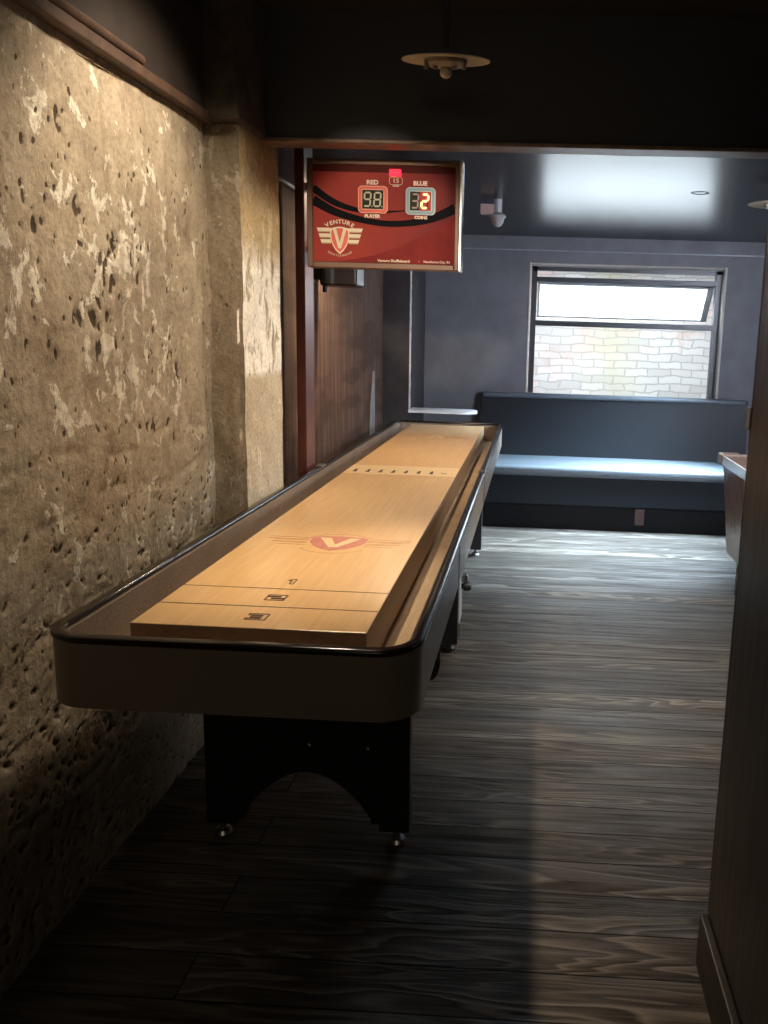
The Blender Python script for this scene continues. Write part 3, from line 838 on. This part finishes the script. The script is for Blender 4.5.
# winged shield emblem
ecx, ecz = -.779, 1.769
em = sobj('emblem', dr(shield(ecx, ecz, .076, .098), .0022), M['print_cream'], face)
sobj('emblem_field', dr(shield(ecx, ecz, .076, .098, .88), .0028), M['print_red'], em)
sobj('letter', dr(vee(ecx, ecz + .006, .054, .074, .24), .0036), M['print_cream'], em)
for s in (-1, 1):
    bm = bmesh.new(); bm2 = bmesh.new()
    for k in range(3):
        z = ecz + .036 - .0215 * k; a = .034; b = .091 - .007 * k
        dr([(ecx + s * a, z + .0095), (ecx + s * b, z + .0095), (ecx + s * (b - .006), z - .0075), (ecx + s * a, z - .0075)][::s], .0014, bm)
        dr([(ecx + s * a, z - .0035), (ecx + s * (b - .004), z - .0035), (ecx + s * (b - .006), z - .0075), (ecx + s * a, z - .0075)][::s], .0018, bm2)
    w = sobj('wing', bm, M['print_cream'], em); sobj('wing_shade', bm2, M['print_tan'], w)
def arc_text(s, cx, cz, R_, a0, a1, size, m, up_=True, sx=1.0, bold=0):
    bm = bmesh.new(); n = len(s)
    for i, ch in enumerate(s):
        a = math.radians(a0 + (a1 - a0) * i / (n - 1)); x = cx + R_ * math.cos(a); z = cz + R_ * math.sin(a)
        rot = a - PI / 2 if up_ else a + PI / 2
        text_into(bm, ch, size, Matrix.Translation((x, SY + .0085, z)) @ FACE @ Matrix.Rotation(rot, 4, 'Z'), sx, bold=bold)
    sobj('lettering', bm, m, em)
arc_text('VENTURE', ecx, ecz - .030, .099, 120, 60, .021, M['print_cream'], True, 1.15, .0006)
arc_text('SHUFFLEBOARD', ecx, ecz + .020, .079, 236, 304, .0105, M['print_cream'], False, 1.0)
for z in (1.75, 2.0):
    bm = bmesh.new(); box(bm, -.925, -.90 + .03, SY + .07, SY + .36, z, z + .03, bev=.003); box(bm, -.984, -.88, SY + .31, SY + .36, z, z + .03, bev=.003)
    sobj('mounting_arm', bm, M['post'])

# small wall box below the scoreboard
wb = thing('wall_speaker', 'small black box with glossy grey panel on the brown wall under the scoreboard', 'speaker', (-1.09, 4.3, 1.73))
bm = B(-1.04, -.86, 4.24, 4.42, 1.632, 1.82, bev=.01); bm.transform(Matrix.Translation((1.09, -4.3, -1.73))); obj('case', bm, M['box'], wb)
bm = B(-.985, -.866, 4.229, 4.242, 1.640, 1.81, bev=.004); bm.transform(Matrix.Translation((1.09, -4.3, -1.73))); obj('front_panel', bm, M['boxpanel'], wb)
bm = bmesh.new(); box(bm, -1.09, -1.03, 4.29, 4.37, 1.66, 1.76, bev=.004); cyl(bm, (-1.02, 4.27, 1.60), (-1.02, 4.27, 1.64), .012, n=14)
bm.transform(Matrix.Translation((1.09, -4.3, -1.73))); obj('bracket', bm, M['box'], wb)

o = obj('conduit', lathe(bmesh.new(), [(0, 0), (.009, 0), (.009, 2.8), (0, 2.8)], 14, Matrix.Translation((XL + .0085, 6.2, 2.03)) @ Matrix.Rotation(PI / 2, 4, 'X')), M['sash_grey'], smooth=True, angle=40)
tag(o, 'thin grey conduit along the top of the brown wall behind the scoreboard', 'conduit')

# pale tapering strip in the corner
bm = prism(bmesh.new(), [(5.70, .0), (5.93, .0), (5.93, .95), (5.915, 1.16), (5.905, 1.16), (5.82, .92)], .012, Matrix(((0, 0, 1, XL + .001), (1, 0, 0, 0), (0, 1, 0, 0), (0, 0, 0, 1))))
o = obj('corner_strip', bm, plain('pale grey strip paint', (.27, .27, .27), .5))
tag(o, 'tapering pale strip on the brown wall beside the dark corner column', 'strip')

# drink ledge on the column
pts = [(-.893, 6.25), (-.50, 6.25)] + [(-.50 + .1 * math.cos(math.radians(t)), 6.36 + .11 * math.sin(math.radians(t))) for t in range(-80, 81, 10)] + [(-.50, 6.47), (-.893, 6.47)]
bm = prism(bmesh.new(), pts, .02, Matrix.Translation((0, 0, .856)))
o = obj('drink_ledge', bm, M['ledge'])
tag(o, 'white drink ledge with a rounded end beyond the far end of the table', 'ledge')

# ------------------------------------------------------------------ bench
bn = thing('bench', 'long black vinyl banquette bench under the window', 'bench', (.65, 6.75, 0))
def bobj(name, bm, m, parent=bn, **k):
    bm.transform(Matrix.Translation((-.65, -6.75, 0))); return obj(name, bm, m, parent, **k)
def extr_x(profile, x0, x1):
    """profile in (y,z) extruded along x"""
    return prism(bmesh.new(), profile, x1 - x0, Matrix(((0, 0, 1, x0), (1, 0, 0, 0), (0, 1, 0, 0), (0, 0, 0, 1))))
def soften(bm, off, seg=4):
    bmesh.ops.bevel(bm, geom=[e for e in bm.edges if e.calc_face_angle(0) > .5], offset=off, segments=seg, affect='EDGES', profile=.5); return bm
bobj('base', B(-.36, 1.70, 6.43, 7.148, 0, .20), M['plinth'])
bobj('seat_front', B(-.40, 1.72, 6.395, 6.47, .19, .41, bev=.006), M['vinyl'])
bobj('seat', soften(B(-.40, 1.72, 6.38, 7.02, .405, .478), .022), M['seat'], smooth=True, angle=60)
bobj('backrest', soften(extr_x([(7.0, .40), (7.148, .40), (7.148, .965), (7.07, .965)], -.42, 1.73), .035, 5), M['vinyl'], smooth=True, angle=60)
bobj('lit_top_edge', soften(B(-.40, 1.71, 7.05, 7.146, .935, .974), .016), M['seat'], smooth=True, angle=60)  # lit rim of the backrest, added as a strip of the lightened vinyl
bobj('outlet_cover', B(.80, .87, 6.418, 6.434, .055, .175, bev=.003), M['outlet'])

# ------------------------------------------------------------------ pool table at the right
pt = thing('pool_table', 'wooden pool table with silver edged rail behind the dark right wall', 'pool table', (1.65, 3.85, 0))
def pobj(name, bm, m, parent=pt, **k):
    bm.transform(Matrix.Translation((-1.65, -3.85, 0))); return obj(name, bm, m, parent, **k)
qx0, qx1, qy0, qy1 = 1.08, 2.28, 2.75, 4.98
def taper(x0, x1, y0, y1, z1, z0, ins):
    bm = bmesh.new()
    t = [bm.verts.new((x, y, z1)) for x, y in rect(x0, x1, y0, y1)]
    b = [bm.verts.new((x, y, z0)) for x, y in rect(x0 + ins, x1 - ins, y0 + ins, y1 - ins)]
    bm.faces.new(t); bm.faces.new(b[::-1])
    for i in range(4): bm.faces.new((t[i], b[i], b[(i + 1) % 4], t[(i + 1) % 4]))
    return bm
pobj('apron', taper(qx0 + .02, qx1 - .02, qy0 + .02, qy1 - .02, .755, .24, .05), M['pool_wood'])
for x in (qx0 + .2, qx1 - .2):
    for y in (qy0 + .2, qy1 - .2): pobj('leg', B(x - .08, x + .08, y - .08, y + .08, 0, .26, bev=.006), M['black'])
bm = bmesh.new()
for a in ((qx0, qx0 + .12, qy0, qy1), (qx1 - .12, qx1, qy0, qy1), (qx0 + .12, qx1 - .12, qy0, qy0 + .12), (qx0 + .12, qx1 - .12, qy1 - .12, qy1)): box(bm, *a, .755, .80, bev=.008)
pobj('rail', bm, M['pool_wood'])
bm = bmesh.new()
box(bm, qx0 - .008, qx0 + .004, qy0 + .1, qy1 - .12, .748, .804, bev=.003)
pobj('rail_trim', bm, M['silver_edge'])
pobj('rail_trim', B(qx1 - .004, qx1 + .008, qy0 + .1, qy1 - .1, .748, .804, bev=.003), M['silver_edge'])
for x, sx_ in ((qx0, 1), (qx1, -1)):
    for y, sy_ in ((qy0, 1), (qy1, -1)):
        pobj('corner_cap', B(*sorted((x - .01 * sx_, x + .11 * sx_)), *sorted((y - .01 * sy_, y + .11 * sy_)), .745, .808, bev=.012), M['cap'])
pobj('playing_surface', B(qx0 + .11, qx1 - .11, qy0 + .11, qy1 - .11, .75, .775), M['cloth'])

# ------------------------------------------------------------------ ceiling lamps
def lamp(loc, drop, label, tilt, rad=.14):
    L = thing('ceiling_lamp', label, 'lamp', loc, (tilt, 0, 0), None)
    obj('shade', lathe(bmesh.new(), [(0, .006), (rad * .7, .006), (rad, .0), (rad, -.003), (rad * .7, .001), (0, .001)], 48), M['lamp_shade'], L, smooth=True, angle=60)
    bm = lathe(bmesh.new(), [(0, .012), (.03, .012), (.062, .006), (.062, -.010), (.045, -.020), (0, -.020)], 30)
    for s in (-1, 1):
        for q in (.028, .054): cyl(bm, (s * q, -.03, -.028), (s * q, -.03, -.004), .007, n=10)
    so = obj('socket', bm, M['lamp_body'], L, smooth=True, angle=40)
    obj('bulb', lathe(bmesh.new(), [(0, -.050), (.012, -.046), (.018, -.038), (.018, -.030), (.014, -.018), (0, -.018)], 20), M['bulb'], L, smooth=True)
    bm = bmesh.new(); cyl(bm, (0, 0, .03), (0, 0, drop - .015), .010, n=14); cyl(bm, (0, 0, drop - .02), (0, 0, drop), .045, n=24)
    obj('stem', bm, M['black'], L)
    return L
lamp((-.288, 2.70, 2.198), .28, 'unlit cream disc ceiling lamp in front of the dark cross beam', math.radians(8.5), .128)
lamp((1.215, 4.75, 2.13), .07, 'cream disc ceiling lamp at the right edge over the far room', 0)
sp = thing('ceiling_spotlight', 'small ceiling fitting with a side box and round head right of the scoreboard', 'spotlight', (-.245, 5.3, 2.2))
obj('stem', cyl(bmesh.new(), (0, 0, -.075), (0, 0, 0), .024, n=20), M['sash_grey'], sp)
obj('head', lathe(bmesh.new(), [(0, -.155), (.02, -.150), (.034, -.13), (.040, -.105), (.048, -.1), (.048, -.09), (.024, -.075), (0, -.075)], 24), M['sash_grey'], sp, smooth=True, angle=50)
obj('side_box', B(-.10, -.02, -.03, .03, -.085, -.03, bev=.004), plain('dusty pink box', (.42, .30, .26), .5), sp)
o = obj('ceiling_fitting', lathe(bmesh.new(), [(.03, 0), (.045, -.004), (.05, 0), (.03, 0)], 30, Matrix.Translation((.848, 4.9, 2.201))), M['black'], smooth=True)
tag(o, 'small round recessed fitting in the glossy ceiling before the window', 'ceiling fitting')

# ------------------------------------------------------------------ lights
def area(name, loc, target, sx, sy, power, col, spread=PI):
    d = bpy.data.lights.new(name, 'AREA'); d.shape = 'RECTANGLE'; d.size = sx; d.size_y = sy; d.energy = power; d.color = col; d.spread = spread
    o = bpy.data.objects.new(name, d); link(o); o.location = loc
    o.rotation_euler = (Vector(target) - Vector(loc)).to_track_quat('-Z', 'Y').to_euler(); return o
def spot(name, loc, target, power, col, ang, blend, rad):
    d = bpy.data.lights.new(name, 'SPOT'); d.energy = power; d.color = col; d.spot_size = math.radians(ang); d.spot_blend = blend; d.shadow_soft_size = rad
    o = bpy.data.objects.new(name, d); link(o); o.location = loc
    o.rotation_euler = (Vector(target) - Vector(loc)).to_track_quat('-Z', 'Y').to_euler(); return o
WARM = (1.0, .74, .46)
spot('wall_downlight', (-.42, 2.25, 2.44), (-1.09, 2.42, 1.30), 84, (1, .81, .60), 92, .75, .05)
spot('table_downlight', (-.72, 2.35, 2.44), (-.12, 2.15, 0), 95, (1, .80, .56), 50, .9, .035)
spot('board_fill', (-.5, -1.2, 1.98), (-.6, 3.5, 1.755), 430, (1, .82, .64), 8.5, .2, .05)  # added lamp behind the camera, brightens the scoreboard face
spot('far_table_fill', (-.62, 4.45, 2.12), (-.66, 4.2, 0), 85, (1, .76, .52), 165, .9, .05)  # added lamp hidden behind the scoreboard, lifts the far playfield and brown wall
spot('floor_fill', (.85, 3.4, 2.15), (.75, 4.1, 0), 200, (1, .95, .88), 105, .9, .05)  # added lamp hidden behind the cross beam, brightens the middle of the floor
spot('pilaster_fill', (-.15, 3.42, 2.15), (-.975, 3.15, 1.3), 30, (1, .84, .62), 62, .7, .05)  # extra lamp out of sight behind the beam, added for the pilaster side
area('right_fill', (2.3, 2.5, 1.5), (-.2, 3.4, .75), .6, .6, 3.0, (.95, .96, 1.0), math.radians(40))
area('rear_fill', (-.2, -1.6, 2.2), (-.4, 2.5, .9), 1.0, .8, 5.5, (1, .82, .6))
area('daylight', (.72, 8.15, 2.75), (.65, 6.3, .1), 2.0, .9, 360, (.80, .90, 1.0), math.radians(140))
area('side_fill', (1.76, 6.35, 2.1), (.55, 6.2, .2), .5, .3, 150, (.58, .79, 1.0), math.radians(62))  # added lamp hidden past the right wall, stands in for daylight on the bench
area('far_fill', (2.5, 3.2, 2.0), (.1, 7.1, 1.4), .8, .8, 85, (.76, .82, 1.0), math.radians(80))
sun = bpy.data.lights.new('sun', 'SUN'); sun.energy = 1.3; sun.angle = .3; so_ = bpy.data.objects.new('sun', sun); link(so_)
so_.rotation_euler = Vector((.12, .55, -.8)).to_track_quat('-Z', 'Y').to_euler()

w = bpy.data.worlds.new('sky'); bpy.context.scene.world = w; w.use_nodes = True
bg = w.node_tree.nodes['Background']; bg.inputs['Color'].default_value = (.80, .90, 1.0, 1); bg.inputs['Strength'].default_value = .95

sc = bpy.context.scene
sc.view_settings.view_transform = 'Standard'; sc.view_settings.look = 'None'
sc.view_settings.exposure = 0; sc.view_settings.gamma = 1
sc.cycles.use_denoising = True
try: sc.cycles.denoiser = 'OPENIMAGEDENOISE'
except Exception: pass
sc.cycles.max_bounces = 8; sc.cycles.diffuse_bounces = 4; sc.cycles.transparent_max_bounces = 8
sc.cycles.sample_clamp_indirect = 6
